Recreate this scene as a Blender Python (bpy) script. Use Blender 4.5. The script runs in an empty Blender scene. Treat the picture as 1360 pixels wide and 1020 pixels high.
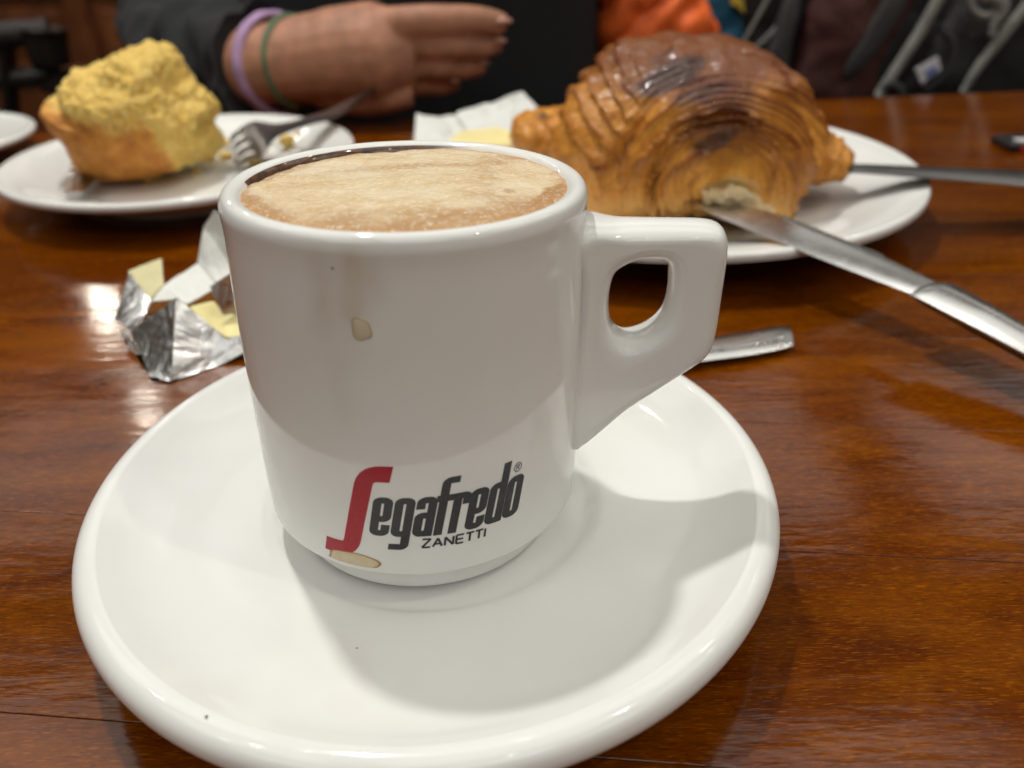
import bpy, bmesh, math, random
import numpy as np
from mathutils import Vector, Matrix, noise
random.seed(4); rng = np.random.default_rng(4)
SC = bpy.context.scene; COL = SC.collection
CM = 0.01
# ------------------------------------------------------------------ camera, light, exposure
PITCH, ROLL, FPX = .544, -.024, 1047.
CAMP = np.array([1.865, -14.48, 12.73])
_fw = np.array([0, math.cos(PITCH), -math.sin(PITCH)]); _rt = np.array([1., 0, 0]); _up = np.cross(_rt, _fw)
RT = math.cos(ROLL)*_rt + math.sin(ROLL)*_up; UP = -math.sin(ROLL)*_rt + math.cos(ROLL)*_up; FW = _fw
cd = bpy.data.cameras.new("camera"); cam = bpy.data.objects.new("camera", cd); COL.objects.link(cam)
cd.sensor_fit = 'HORIZONTAL'; cd.sensor_width = 36; cd.lens = 36*FPX/1360
cd.clip_start = .005; cd.clip_end = 100
m = Matrix.Identity(4)
for i in range(3):
    m[i][0] = RT[i]; m[i][1] = UP[i]; m[i][2] = -FW[i]; m[i][3] = CAMP[i]*CM
cam.matrix_world = m
cd.dof.use_dof = True; cd.dof.focus_distance = .158; cd.dof.aperture_fstop = 12.5
SC.camera = cam
SC.view_settings.view_transform = 'Standard'; SC.view_settings.look = 'None'
SC.view_settings.exposure = 0; SC.view_settings.gamma = 1
SC.cycles.max_bounces = 10; SC.cycles.diffuse_bounces = 4; SC.cycles.glossy_bounces = 5
SC.cycles.caustics_reflective = False; SC.cycles.caustics_refractive = False
SC.cycles.sample_clamp_indirect = 3
try: SC.cycles.use_denoising = True
except Exception: pass
W = bpy.data.worlds.new("World"); SC.world = W; W.use_nodes = True
W.node_tree.nodes["Background"].inputs[0].default_value = (1, .86, .70, 1)
W.node_tree.nodes["Background"].inputs[1].default_value = .06

def look(o, p, t):
    o.location = Vector(p)*CM
    o.rotation_euler = (Vector(t)-Vector(p)).to_track_quat('-Z', 'Y').to_euler()
def area(name, p, t, sx, sy, power, col=(1, .93, .84)):
    l = bpy.data.lights.new(name, 'AREA'); l.shape = 'RECTANGLE'; l.size = sx*CM; l.size_y = sy*CM
    l.energy = power; l.color = col
    o = bpy.data.objects.new(name, l); COL.objects.link(o); look(o, p, t); return o
def bulb(name, p, r, power, col=(1, .9, .76)):
    l = bpy.data.lights.new(name, 'POINT'); l.shadow_soft_size = r*CM; l.energy = power; l.color = col
    o = bpy.data.objects.new(name, l); COL.objects.link(o); o.location = Vector(p)*CM; return o
# the room's pale ceiling glow, one main lamp behind-left, the smaller lamps down the room and an added front fill
for cx, cy, p in ((-190, -240, 13), (60, -250, 18), (310, -240, 13), (-190, -60, 9), (60, -70, 9), (310, -60, 9), (-190, 120, 9), (60, 90, 9), (310, 120, 8), (-190, 320, 6), (60, 320, 6), (310, 320, 6)):  # rearmost row, behind the camera, is added to brighten the cup front
    area("ceiling_fill", (cx, cy, 235), (cx, cy, 0), 205, 125, p, (.985, 1, .955))
bulb("main_lamp", (-26, 46, 122), 3.3, 34, (1, .985, .935))
bulb("room_or_fill_lamp", (-92, 153, 63.5), 2.8, 1.5)
bulb("room_or_fill_lamp", (-85, 144, 89), 2.6, 1.0)
bulb("room_or_fill_lamp", (150, 60, 200), 3, 8)
bulb("room_or_fill_lamp", (120, -40, 200), 3, 20)  # front right fill, strengthened to brighten the orange garment
bulb("room_or_fill_lamp", (-110, -20, 200), 2.5, 3)
for p in ((-140, 40, 165), (-165, -70, 190), (-40, 165, 190), (165, 120, 165), (215, 10, 180), (60, -130, 210), (20, 60, 222), (-70, 60, 215)):
    bulb("room_or_fill_lamp", p, 2.2, 2.2, (1, .95, .86))

# ------------------------------------------------------------------ helpers
def at(px, py, y):                 # the point on the ray of a photo pixel at a world depth y (cm)
    d = (px-680)/FPX*RT - (py-510)/FPX*UP + FW
    return CAMP + d*(y-CAMP[1])/d[1]
def atz(px, py, z):                # ... at a world height z (cm)
    d = (px-680)/FPX*RT - (py-510)/FPX*UP + FW
    return CAMP + d*(z-CAMP[2])/d[2]
BASE = {}
def tag(o, label=None, cat=None, group=None, kind=None):
    if label: o['label'] = label
    if cat: o['category'] = cat
    if group: o['group'] = group
    if kind: o['kind'] = kind
    return o
def thing(name, base, label, cat, group=None):
    o = bpy.data.objects.new(name, None); COL.objects.link(o); o.location = Vector(base)*CM
    o.empty_display_size = .01; BASE[o] = np.array(base, float)
    return tag(o, label, cat, group)
def obj(name, V, F, mat, parent=None, smooth=True, attrs=None, base=None, mats=None, midx=None, auto=None):
    V = np.asarray(V, float)
    b = np.array(base, float) if base is not None else (np.zeros(3) if parent is None else None)
    me = bpy.data.meshes.new(name)
    off = BASE[parent] if parent is not None else b
    me.from_pydata(((V-off)*CM).tolist(), [], [tuple(int(i) for i in f) for f in F])
    me.validate(); me.update()
    for mm in (mats or [mat]): me.materials.append(mm)
    if midx is not None:
        for p, k in zip(me.polygons, midx): p.material_index = int(k)
    if smooth: me.polygons.foreach_set('use_smooth', [True]*len(me.polygons))
    if attrs:
        for n, a in attrs.items():
            at_ = me.attributes.new(n, 'FLOAT', 'POINT'); at_.data.foreach_set('value', np.asarray(a, np.float32))
    o = bpy.data.objects.new(name, me); COL.objects.link(o)
    if parent is not None:
        o.parent = parent; BASE[o] = off
    else:
        o.location = Vector(b)*CM; BASE[o] = b
    if auto is not None:
        me.set_sharp_from_angle(angle=math.radians(auto))
    return o
def grid(nu, nv, cu=False, cv=False):
    F = []
    for i in range(nu if cu else nu-1):
        for j in range(nv if cv else nv-1):
            a, b = i, (i+1) % nu; c, d = j, (j+1) % nv
            F.append((a*nv+c, b*nv+c, b*nv+d, a*nv+d))
    return F
def fbm(P, s, oc=3, seed=0.):
    return np.array([noise.fractal(Vector((p[0]*s+seed, p[1]*s+seed*.7, p[2]*s-seed)), .9, 2.1, oc) for p in P])
def smoothstep(a, b, x):
    t = np.clip((x-a)/(b-a), 0, 1); return t*t*(3-2*t)
def lathe(name, prof, n, mat, parent, c=(0, 0, 0), attrs=None, close=True):
    prof = np.array(prof, float); k = len(prof)
    th = np.linspace(0, 2*math.pi, n, endpoint=False)
    V = np.zeros((n, k, 3))
    V[:, :, 0] = c[0]+np.cos(th)[:, None]*prof[None, :, 0]; V[:, :, 1] = c[1]+np.sin(th)[:, None]*prof[None, :, 0]
    V[:, :, 2] = c[2]+prof[None, :, 1]
    return obj(name, V.reshape(-1, 3), grid(n, k, True, False), mat, parent)
def spline(pts, n):                 # Catmull-Rom through points
    P = np.array(pts, float); P = np.vstack([2*P[0]-P[1], P, 2*P[-1]-P[-2]])
    out = []
    segs = len(P)-3
    for t in np.linspace(0, segs-1e-9, n):
        i = int(t); u = t-i; a, b, c, d = P[i:i+4]
        out.append(.5*((2*b)+(-a+c)*u+(2*a-5*b+4*c-d)*u*u+(-a+3*b-3*c+d)*u**3))
    return np.array(out)
def tube(pts, rad, n=16, k=10, sq=1., up=(0, 0, 1)):
    """vertices/faces of a tube through pts (spline), radii interpolated; sq squashes along 'up'"""
    P = spline(pts, k); R = np.interp(np.linspace(0, 1, k), np.linspace(0, 1, len(rad)), rad)
    V = []
    T = np.gradient(P, axis=0); T /= np.linalg.norm(T, axis=1)[:, None]
    for p, t, r in zip(P, T, R):
        a = np.cross(t, up); a /= np.linalg.norm(a)+1e-9; b = np.cross(a, t)
        for q in np.linspace(0, 2*math.pi, n, endpoint=False):
            V.append(p+r*(math.cos(q)*a+sq*math.sin(q)*b))
    F = grid(k, n, False, True)
    F.append(tuple(range(n-1, -1, -1))); F.append(tuple((k-1)*n+i for i in range(n)))
    return V, F
def join(parts):
    V, F = [], []
    for v, f in parts:
        o = len(V); V += list(v); F += [tuple(i+o for i in g) for g in f]
    return V, F
def box(c, s, rot=0.):
    c = np.array(c, float); s = np.array(s, float)/2; V = []
    for x in (-1, 1):
        for y in (-1, 1):
            for z in (-1, 1):
                p = np.array([x, y, z])*s
                V.append(c+np.array([p[0]*math.cos(rot)-p[1]*math.sin(rot), p[0]*math.sin(rot)+p[1]*math.cos(rot), p[2]]))
    return V, [(0, 1, 3, 2), (4, 6, 7, 5), (0, 4, 5, 1), (2, 3, 7, 6), (0, 2, 6, 4), (1, 5, 7, 3)]
def bevel(o, w, seg=2, ang=35):
    b = o.modifiers.new('bevel', 'BEVEL'); b.width = w*CM; b.segments = seg; b.limit_method = 'ANGLE'; b.angle_limit = math.radians(ang)
    return o

# ------------------------------------------------------------------ materials
class NT:
    def __init__(s, name):
        s.m = bpy.data.materials.new(name); s.m.use_nodes = True; s.t = s.m.node_tree
        s.b = s.t.nodes['Principled BSDF']
        s.co = s.t.nodes.new('ShaderNodeTexCoord')
    def n(s, typ, **kw):
        x = s.t.nodes.new('ShaderNode'+typ)
        for k, v in kw.items(): setattr(x, k, v)
        return x
    def l(s, a, b): s.t.links.new(a, b)
    def coord(s, scale=(1, 1, 1), rot=0, off=None):      # object coordinates in centimetres
        mp = s.n('Mapping'); mp.inputs['Scale'].default_value = [100*c for c in scale]; mp.inputs['Rotation'].default_value = (0, 0, rot)
        s.l(s.co.outputs['Object'], mp.inputs['Vector'])
        if off is None: return mp.outputs[0]
        a = s.n('VectorMath', operation='ADD'); s.l(mp.outputs[0], a.inputs[0]); s.l(off, a.inputs[1]); return a.outputs[0]
    def noise(s, co, scale, detail=4, rough=.55, dist=0):
        x = s.n('TexNoise'); x.inputs['Scale'].default_value = scale; x.inputs['Detail'].default_value = detail
        x.inputs['Roughness'].default_value = rough; x.inputs['Distortion'].default_value = dist
        s.l(co, x.inputs['Vector']); return x.outputs['Fac']
    def ramp(s, f, stops):
        x = s.n('ValToRGB'); e = x.color_ramp.elements
        while len(e) < len(stops): e.new(.5)
        for el, (p, c) in zip(e, stops):
            el.position = p; el.color = (*c, 1) if len(c) == 3 else c
        s.l(f, x.inputs[0]); return x.outputs[0]
    def mix(s, f, a, b, blend='MIX'):
        x = s.n('Mix', data_type='RGBA', blend_type=blend)
        for v, i in ((f, 0), (a, 6), (b, 7)):
            if isinstance(v, (int, float)): x.inputs[i].default_value = v
            elif isinstance(v, tuple): x.inputs[i].default_value = (*v, 1)
            else: s.l(v, x.inputs[i])
        return x.outputs[2]
    def rng(s, f, a, b, c, d):
        x = s.n('MapRange'); 
        for i, v in zip((1, 2, 3, 4), (a, b, c, d)): x.inputs[i].default_value = v
        s.l(f, x.inputs[0]); return x.outputs[0]
    def attr(s, name):
        x = s.n('Attribute'); x.attribute_name = name; return x.outputs['Fac']
    def bump(s, h, dist, strength=1.):
        x = s.n('Bump'); x.inputs['Strength'].default_value = strength; x.inputs['Distance'].default_value = dist*CM
        s.l(h, x.inputs['Height']); s.l(x.outputs[0], s.b.inputs['Normal']); return x
    def set(s, **kw):
        nm = dict(color='Base Color', rough='Roughness', metal='Metallic', ior='IOR', coat='Coat Weight', coat_rough='Coat Roughness',
                  spec='Specular IOR Level', sss='Subsurface Weight', sheen='Sheen Weight', alpha='Alpha', trans='Transmission Weight')
        for k, v in kw.items():
            i = s.b.inputs[nm[k]]
            if isinstance(v, (int, float)): i.default_value = v
            elif isinstance(v, tuple): i.default_value = (*v, 1)
            else: s.l(v, i)
        return s
def plain(name, col, rough=.5, var=.15, scale=1.2, **kw):
    k = NT(name); c = k.coord()
    n = k.noise(c, scale, 5)
    k.set(color=k.ramp(n, [(.25, tuple(x*(1-var) for x in col)), (.75, tuple(min(1, x*(1+var)) for x in col))]), rough=rough, **kw)
    return k
M = {}
k = NT('porcelain'); c = k.coord()
k.set(color=k.ramp(k.noise(c, .35, 3), [(.3, (.79, .785, .755)), (.7, (.82, .815, .79))]), rough=k.rng(k.noise(c, 1.3, 4), .3, .7, .05, .10), ior=1.52)
k.bump(k.noise(c, .8, 2), .012, .25)
M['porcelain'] = k.m
k = NT('cup_glaze'); c = k.coord(); st = k.attr('stain'); rs = k.attr('residue')
basec = k.ramp(k.noise(c, .35, 3), [(.3, (.79, .785, .755)), (.7, (.82, .815, .79))])
cc = k.mix(k.rng(st, 0, 1, 0, .46), basec, (.52, .46, .29))
k.set(color=k.mix(k.rng(rs, 0, 1, 0, .95), cc, k.ramp(k.noise(c, 4, 4, .7), [(.35, (.035, .011, .005)), (.65, (.16, .06, .02))])), rough=k.rng(st, 0, 1, .055, .16), ior=1.52)
k.bump(k.noise(c, .7, 2), .012, .2)
M['cup_glaze'] = k.m
def ink(name, col):
    k = NT(name); c = k.coord(); w = k.noise(c, 14, 3)
    k.set(color=k.ramp(w, [(.3, col), (.75, tuple(x*1.2+.004 for x in col))]), rough=.2, spec=.28); return k.m
M['ink'] = ink('grey_black_print', (.035, .035, .037)); M['ink_red'] = ink('red_print', (.37, .006, .017))
k = NT('dried_coffee'); e = k.attr('edge'); c = k.coord()
col = k.ramp(e, [(0, (.70, .60, .42)), (.86, (.66, .54, .34)), (.955, (.27, .12, .03)), (1, (.50, .34, .17))])
k.set(color=k.mix(k.rng(k.noise(c, 5, 4), .35, .7, 0, .35), col, (.40, .27, .12)), rough=.12); M['stain'] = k.m
k = NT('wet_drip'); e = k.attr('edge')
k.set(color=k.ramp(e, [(0, (.66, .60, .45)), (.8, (.63, .55, .39)), (.94, (.40, .29, .15)), (1, (.6, .52, .38))]), rough=.06); M['drip'] = k.m
# varnished planks
k = NT('varnished_wood')
oi = k.n('ObjectInfo'); rv = k.n('VectorMath', operation='SCALE'); rv.inputs[0].default_value = (37, 11, 23)
k.l(oi.outputs['Random'], rv.inputs['Scale'])
off = rv.outputs[0]
c1 = k.coord((.22, .85, .8), .11, off); c2 = k.coord((.9, 7., 4), .11, off); c3 = k.coord((.05, .14, .1), .11, off); c4 = k.coord((2.6, 15, 5), .11, off)
g = k.noise(c1, 1., 6, .6, .8)
base = k.ramp(g, [(.28, (.066, .0145, .003)), (.45, (.138, .035, .0055)), (.6, (.20, .058, .0085)), (.78, (.28, .094, .014))])
fine = k.noise(c2, 1., 5, .65)
col = k.mix(k.rng(fine, .35, .7, .0, .55), base, (.05, .012, .004))
pores = k.noise(c4, 1., 2, .5)
col = k.mix(k.rng(pores, .62, .72, 0, .5), col, (.022, .006, .003))
big = k.noise(c3, 1., 3)
col = k.mix(k.rng(big, .35, .65, .5, 0), col, (.085, .019, .006))
col = k.mix(k.rng(k.noise(k.coord((.12, .3, .3), .11, off), 1., 4, .6), .5, .72, 0, .55), col, (.28, .085, .010))
col = k.mix(k.rng(k.noise(k.coord((1, 2.2, 1), .11, off), 3.2, 5, .75), .45, .7, .35, 0), col, (.05, .011, .004))
kn_ = k.n('TexVoronoi'); kn_.inputs['Scale'].default_value = 1.; k.l(k.coord((.10, .2, .2), .11, off), kn_.inputs['Vector'])
col = k.mix(k.rng(kn_.outputs['Distance'], .10, .02, 0, .75), col, (.03, .008, .004))
fl = k.noise(k.coord((3.2, 34, 8), .11, off), 1., 3, .6)
col = k.mix(k.rng(fl, .56, .64, 0, .4), col, (.34, .125, .03))
fl2 = k.noise(k.coord((2.2, 26, 8), .11, off), 1.3, 3, .6)
col = k.mix(k.rng(fl2, .57, .66, 0, .6), col, (.03, .008, .003))
hs = k.n('HueSaturation'); hs.inputs['Saturation'].default_value = 1.07; k.l(col, hs.inputs['Color']); k.l(k.rng(oi.outputs['Random'], 0, 1, 1.02, 1.38), hs.inputs['Value'])
wv = k.coord((.35, .9, .5)); wv2 = k.coord((.9, 5.5, 2), .11, off)
k.set(color=hs.outputs[0], rough=k.rng(k.noise(wv, .8, 5), .3, .7, .075, .16), ior=1.5)
ad = k.n('Math', operation='ADD'); k.l(k.rng(k.noise(wv, 1., 3), 0, 1, 0, 1), ad.inputs[0]); k.l(k.rng(k.noise(wv2, 1., 3), 0, 1, 0, .28), ad.inputs[1])
k.bump(ad.outputs[0], .03, .55)
M['wood'] = k.m
# foam
k = NT('coffee_foam'); c = k.coord(); br = k.attr('brown'); dk = k.attr('dark')
v = k.n('TexVoronoi'); v.inputs['Scale'].default_value = 11; k.l(c, v.inputs['Vector'])
fm = k.ramp(k.noise(k.coord((.8, 1.1, 1), .25), 1.0, 6, .65, .8), [(.3, (.74, .51, .26)), (.48, (.88, .68, .42)), (.7, (.95, .82, .60))])
fm = k.mix(br, fm, (.50, .235, .065)); fm = k.mix(dk, fm, (.055, .018, .008))
nb = k.noise(c, 9, 6, .9)
fm = k.mix(k.rng(nb, .53, .60, 0, .75), fm, (.97, .90, .76))  # pale speckle painted into the colour for the sparkle of the bubbles
fm = k.mix(k.rng(nb, .45, .36, 0, .35), fm, (.60, .36, .15))
k.set(color=fm, rough=.24, sss=.05); k.b.inputs['Subsurface Scale'].default_value = .002
k.b.inputs['Subsurface Radius'].default_value = (1, .6, .3)
ad = k.n('Math', operation='ADD'); k.l(v.outputs['Distance'], ad.inputs[0]); k.l(k.rng(nb, 0, 1, 0, 1.2), ad.inputs[1])
k.bump(ad.outputs[0], .02, 1.); M['foam'] = k.m
# croissant
k = NT('croissant_crust'); c = k.coord(); rg = k.attr('ridge'); bu = k.attr('burn'); pl = k.attr('pale'); co = k.attr('brown')
lay = k.mix(rg, (.84, .38, .055), (.25, .060, .008))
n1 = k.noise(c, 1.1, 4, .5, .6)
lay = k.mix(k.rng(n1, .40, .66, 0, .5), lay, (.62, .24, .032))
lay = k.mix(co, lay, (.115, .019, .004))
lay = k.mix(k.rng(k.noise(c, 4, 5, .7), .5, .7, 0, .5), lay, (.26, .070, .011))
lay = k.mix(bu, lay, (.050, .022, .020)); lay = k.mix(pl, lay, (.76, .56, .24))
k.set(color=lay, rough=k.rng(k.noise(c, 2.2, 4), .3, .7, .30, .5), spec=.3, coat=k.rng(co, 0, 1, .12, .5), coat_rough=.09)
ad = k.n('Math', operation='ADD'); k.l(k.noise(c, 2.6, 6, .68), ad.inputs[0]); k.l(k.rng(k.noise(c, 11, 3), 0, 1, 0, .25), ad.inputs[1])
k.bump(ad.outputs[0], .07, .7); M['croissant'] = k.m
k = NT('croissant_crumb'); c = k.coord(); w = k.noise(c, 2.2, 6, .7)
k.set(color=k.ramp(w, [(.3, (.80, .52, .22)), (.5, (.97, .75, .43)), (.7, (.98, .86, .62))]), rough=.6, sss=.1); k.b.inputs['Subsurface Scale'].default_value = .003
k.bump(w, .3, 1.); M['bread'] = k.m
# cake
k = NT('sponge_cake'); c = k.coord(); cr = k.attr('crust'); w = k.noise(c, 4.5, 8, .8)
sp = k.ramp(w, [(.34, (.82, .45, .06)), (.48, (.97, .64, .135)), (.62, (.99, .79, .31))])
cru = k.ramp(k.noise(c, 1.3, 6, .65), [(.3, (.38, .125, .014)), (.5, (.53, .205, .024)), (.7, (.68, .32, .05))])
k.set(color=k.mix(cr, sp, cru), rough=.62, sss=.12); k.b.inputs['Subsurface Scale'].default_value = .003
mm = k.n('Math', operation='MULTIPLY'); k.l(w, mm.inputs[0]); k.l(k.rng(cr, 0, 1, 1, .12), mm.inputs[1])
k.bump(mm.outputs[0], .14, 1.); M['cake'] = k.m
def metal(name, col, rough, aniso=(.8, .8, .8)):
    k = NT(name); c = k.coord(aniso); w = k.noise(c, 2, 4)
    k.set(color=k.ramp(w, [(.3, tuple(x*.95 for x in col)), (.7, col)]), metal=1., rough=k.rng(w, .3, .7, rough*.92, rough*1.08)); return k.m
M['steel'] = metal('brushed_steel', (.68, .665, .64), .26); M['steel_dull'] = metal('worn_steel', (.30, .29, .285), .3)
k = NT('crumpled_foil'); c = k.coord(); v = k.n('TexVoronoi'); v.feature = 'DISTANCE_TO_EDGE'; v.inputs['Scale'].default_value = 1.1; k.l(c, v.inputs['Vector'])
k.set(color=(.70, .69, .68), metal=1., rough=k.rng(k.noise(c, 3, 3), .3, .7, .26, .42))
ad = k.n('Math', operation='ADD'); k.l(k.noise(c, .9, 4, .5, 1.5), ad.inputs[0]); k.l(k.rng(v.outputs['Distance'], 0, .15, 0, .12), ad.inputs[1])
k.bump(ad.outputs[0], .16, .8); M['foil'] = k.m
k = plain('waxed_paper', (.74, .74, .70), .5, .06); k.bump(k.noise(k.coord(), 1.3, 5, .6, .6), .2, .6); M['paper'] = k.m
k = plain('greased_paper', (.62, .56, .30), .35, .1); k.bump(k.noise(k.coord(), 1.3, 5, .6, .6), .15, .5); M['paper_greasy'] = k.m
k = plain('butter', (.90, .78, .38), .32, .06, sss=.2); k.b.inputs['Subsurface Scale'].default_value = .004; k.bump(k.noise(k.coord(), 2, 5), .12, .6); M['butter'] = k.m
k = plain('skin', (.38, .172, .10), .6, .3, .9, sss=.1); k.b.inputs['Subsurface Scale'].default_value = .006
k.bump(k.noise(k.coord(), 6, 4), .03, .4); M['skin'] = k.m
M['nail'] = plain('fingernail', (.45, .23, .16), .3, .05).m
def cloth(name, col, sc=9, rough=.85, **kw):
    k = plain(name, col, rough, .25, .8, **kw); k.bump(k.noise(k.coord(), sc, 3), .05, .5); return k.m
M['navy'] = cloth('dark_jersey', (.0035, .0037, .0055), sheen=.03)
M['orange'] = cloth('orange_nylon', (.92, .14, .02), 3, .55); M['teal'] = cloth('blue_nylon', (.012, .11, .20), 3, .55)
M['yellow'] = cloth('yellow_print', (.65, .5, .06), 3, .6)
M['pack_black'] = cloth('black_nylon', (.011, .011, .012), 8, .7); M['pack_grey'] = cloth('charcoal_mesh', (.035, .033, .032), 12, .8)
M['pack_red'] = cloth('maroon_nylon', (.055, .012, .008), 8, .7); M['trim'] = cloth('light_grey_webbing', (.22, .22, .20), 10, .7)
M['tagw'] = plain('white_tag', (.62, .60, .62), .5, .1).m; M['tagb'] = plain('tag_print', (.16, .20, .42), .5, .1).m
M['lilac'] = cloth('lilac_elastic', (.42, .27, .45), 8, .8); M['green'] = cloth('green_braid', (.10, .145, .075), 8, .7)
k = NT('dark_panel_wood'); c = k.coord((.12, .12, .03), 0); g = k.noise(c, 2, 6, .6, .6)
k.set(color=k.ramp(g, [(.3, (.055, .015, .005)), (.55, (.12, .036, .010)), (.75, (.19, .065, .020))]), rough=.3); M['panel'] = k.m
M['chair'] = plain('dark_stained_wood', (.016, .010, .008), .3, .3).m
M['leather'] = plain('black_leather', (.008, .0075, .007), .45, .3).m
M['packet_black'] = plain('packet_black', (.02, .018, .02), .3, .2).m; M['packet_red'] = plain('packet_red', (.60, .05, .035), .3, .1).m; M['packet_white'] = plain('packet_white', (.75, .74, .72), .3, .05).m
M['choc'] = plain('dark_chocolate', (.02, .008, .007), .25, .2).m
M['floor'] = plain('dark_floor_tile', (.05, .035, .025), .4, .3).m
M['speck'] = plain('speck', (.10, .085, .07), .5, .2).m

# ------------------------------------------------------------------ the setting: floor, panelled wall
tag(obj('floor', [(-300, -150, -75), (300, -150, -75), (300, 260, -75), (-300, 260, -75)], [(0, 1, 2, 3)], M['floor'], smooth=False), kind='structure')
wall = thing('panelled_wall', (-40, 190, -75), 'dark brown wooden panelling along the back of the room', 'wall')
v, f = box((-60, 193, 10), (760, 4, 170)); obj('wall_board', v, f, M['panel'], wall, False)
for zr in (-20, -1, 33, 52):
    v, f = box((-60, 190.4, zr), (760, 1.6, 4.5)); bevel(obj('rail', v, f, M['panel'], wall, False), .7)
for i, x in enumerate(range(-404, 290, 34)):
    v, f = box((x, 190.5, 10), (5.5, 1.4, 170)); bevel(obj('stile', v, f, M['panel'], wall, False), .5)
    for z0, z1 in ((1.6, 30.4), (35.6, 49.4), (-17.4, -3.6)):
        v, f = box((x+17, 190.9, (z0+z1)/2), (24, .9, z1-z0-5)); bevel(obj('panel', v, f, M['panel'], wall, False), .4)

# ------------------------------------------------------------------ table of planks
table = thing('wooden_table', (0, 0, -75), 'glossy varnished brown wooden table carrying the plates and the cup', 'table')
SL = -.11
def clip(poly, a, b, c):           # keep a*x+b*y<=c
    out = []
    for i in range(len(poly)):
        p, q = poly[i], poly[(i+1) % len(poly)]
        dp, dq = a*p[0]+b*p[1]-c, a*q[0]+b*q[1]-c
        if dp <= 0: out.append(p)
        if dp*dq < 0:
            t = dp/(dp-dq); out.append((p[0]+(q[0]-p[0])*t, p[1]+(q[1]-p[1])*t))
    return out
def inset(poly, d):
    n = len(poly); out = []
    for i in range(n):
        p0, p1, p2 = (np.array(poly[j % n]) for j in (i-1, i, i+1))
        e1 = (p1-p0)/np.linalg.norm(p1-p0); e2 = (p2-p1)/np.linalg.norm(p2-p1)
        n1 = np.array([-e1[1], e1[0]]); n2 = np.array([-e2[1], e2[0]])
        b = (n1+n2); b /= max(.3, (b@b)/2+1e-9)
        out.append(tuple(p1+b*d))
    return out
edges = [-40, -33.6, -27.9, -22.3, -16.9, -11.2, -5.75, -.2, 5.1, 10.7, 16.2, 21.6, 27.2, 32.5, 38.1, 43.6, 49.2, 55, 61]
for i in range(len(edges)-1):
    gap = .006
    y0, y1 = edges[i]+gap, edges[i+1]-gap
    poly = [(-75, y0-75*SL), (75, y0+75*SL), (75, y1+75*SL), (-75, y1-75*SL)]
    poly = clip(poly, -.078, 1, 44.35); poly = clip(poly, 0, -1, 38)
    if len(poly) < 3: continue
    pin = inset(poly, .016); pi2 = inset(poly, .005); n = len(poly); dz = random.uniform(-.010, .010)
    V = [(x, y, -.075) for x, y in poly]+[(x, y, -.008) for x, y in pi2]+[(x, y, dz*0) for x, y in pin]+[(x, y, -3) for x, y in poly]
    F = [tuple(2*n+j for j in range(n))]
    for j in range(n):
        q = (j+1) % n
        F += [(j, q, n+q, n+j), (n+j, n+q, 2*n+q, 2*n+j), (3*n+j, 3*n+q, q, j)]
    o = obj('plank', V, F, M['wood'], table, False)
v, f = box((0, 4, -4), (146, 78, 1.9)); obj('underframe', v, f, M['chair'], table, False)
for x in (-66, 66):
    for y in (-28, 30):
        v, f = box((x, y, -40), (6, 6, 70)); obj('leg', v, f, M['chair'], table, False)

# ------------------------------------------------------------------ saucer
SCX, SCY = .06, -.07
def arc(cr, cz, r, a0, a1, n, sq=1.):
    return [(cr+r*math.cos(math.radians(a)), cz+sq*r*math.sin(math.radians(a))) for a in np.linspace(a0, a1, n)]
prof = [(0.001, 1.02), (1.5, 1.02), (2.9, 1.025), (3.35, 1.04), (3.55, 1.08), (3.72, 1.15), (3.95, 1.185), (4.3, 1.195), (4.9, 1.225), (5.5, 1.30), (5.95, 1.40), (6.3, 1.52), (6.6, 1.665), (6.82, 1.80), (7.0, 1.91)]
prof += arc(7.17, 1.57, .40, 105, -62, 13, .98)
prof += [(7.1, 1.10), (6.8, .98), (6.3, .86), (5.6, .66), (4.9, .52), (4.55, .42), (4.42, .25), (4.38, .06), (4.30, .012), (4.1, .012), (4.02, .06), (3.98, .3), (3.8, .42), (2, .45), (.001, .45)]
saucer = thing('saucer', (SCX, SCY, 0), 'thick glossy white saucer under the coffee cup', 'saucer')
pp = spline(np.array(prof), 150)
lathe('dish', pp, 160, M['porcelain'], saucer, (SCX, SCY, 0))
for px, py in ((274, 952), (474, 861)):
    p = atz(px, py, 1.9 if px < 300 else 1.3)
    # chip and grains lying on the glaze
    r = math.hypot(p[0]-SCX, p[1]-SCY); z = np.interp(r, [a for a, _ in prof[:15]]+[7.17], [b for _, b in prof[:15]]+[1.99])
    p = atz(px, py, z); s = .018 if px > 300 else .026
    V = [p+np.array([s*math.cos(a)*(1+.3*math.sin(3*a)), s*math.sin(a), .006]) for a in np.linspace(0, 6.28, 9)[:-1]]+[p+np.array([0, 0, .018])]
    obj('speck', V, [(i, (i+1) % 8, 8) for i in range(8)], M['speck'], saucer)

# ------------------------------------------------------------------ coffee cup
cup = thing('coffee_cup', (0, 0, 8.2), 'white straight-sided porcelain cup with red and black lettering and a pierced handle', 'cup')
CP = [(0.001, 1.24), (2.4, 1.22), (2.58, 1.16), (2.66, 1.04), (2.76, 1.03), (2.83, 1.07), (2.84, 1.3), (2.845, 1.62), (2.88, 1.75), (3.0, 1.79), (3.27, 1.805), (3.325, 1.83), (3.345, 1.90), (3.355, 2.15), (3.372, 3.0), (3.385, 4.2), (3.39, 5.4), (3.382, 6.5), (3.36, 7.3), (3.348, 7.7), (3.35, 7.95)]
CP += [(3.36, 8.10), (3.365, 8.23), (3.33, 8.36), (3.27, 8.44), (3.17, 8.48), (3.06, 8.455), (2.98, 8.39), (2.92, 8.28), (2.88, 8.1), (2.82, 7.5), (2.7, 4), (2.4, 2.2), (.001, 2.0)]
cpp = spline(np.array(CP), 230)
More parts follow.
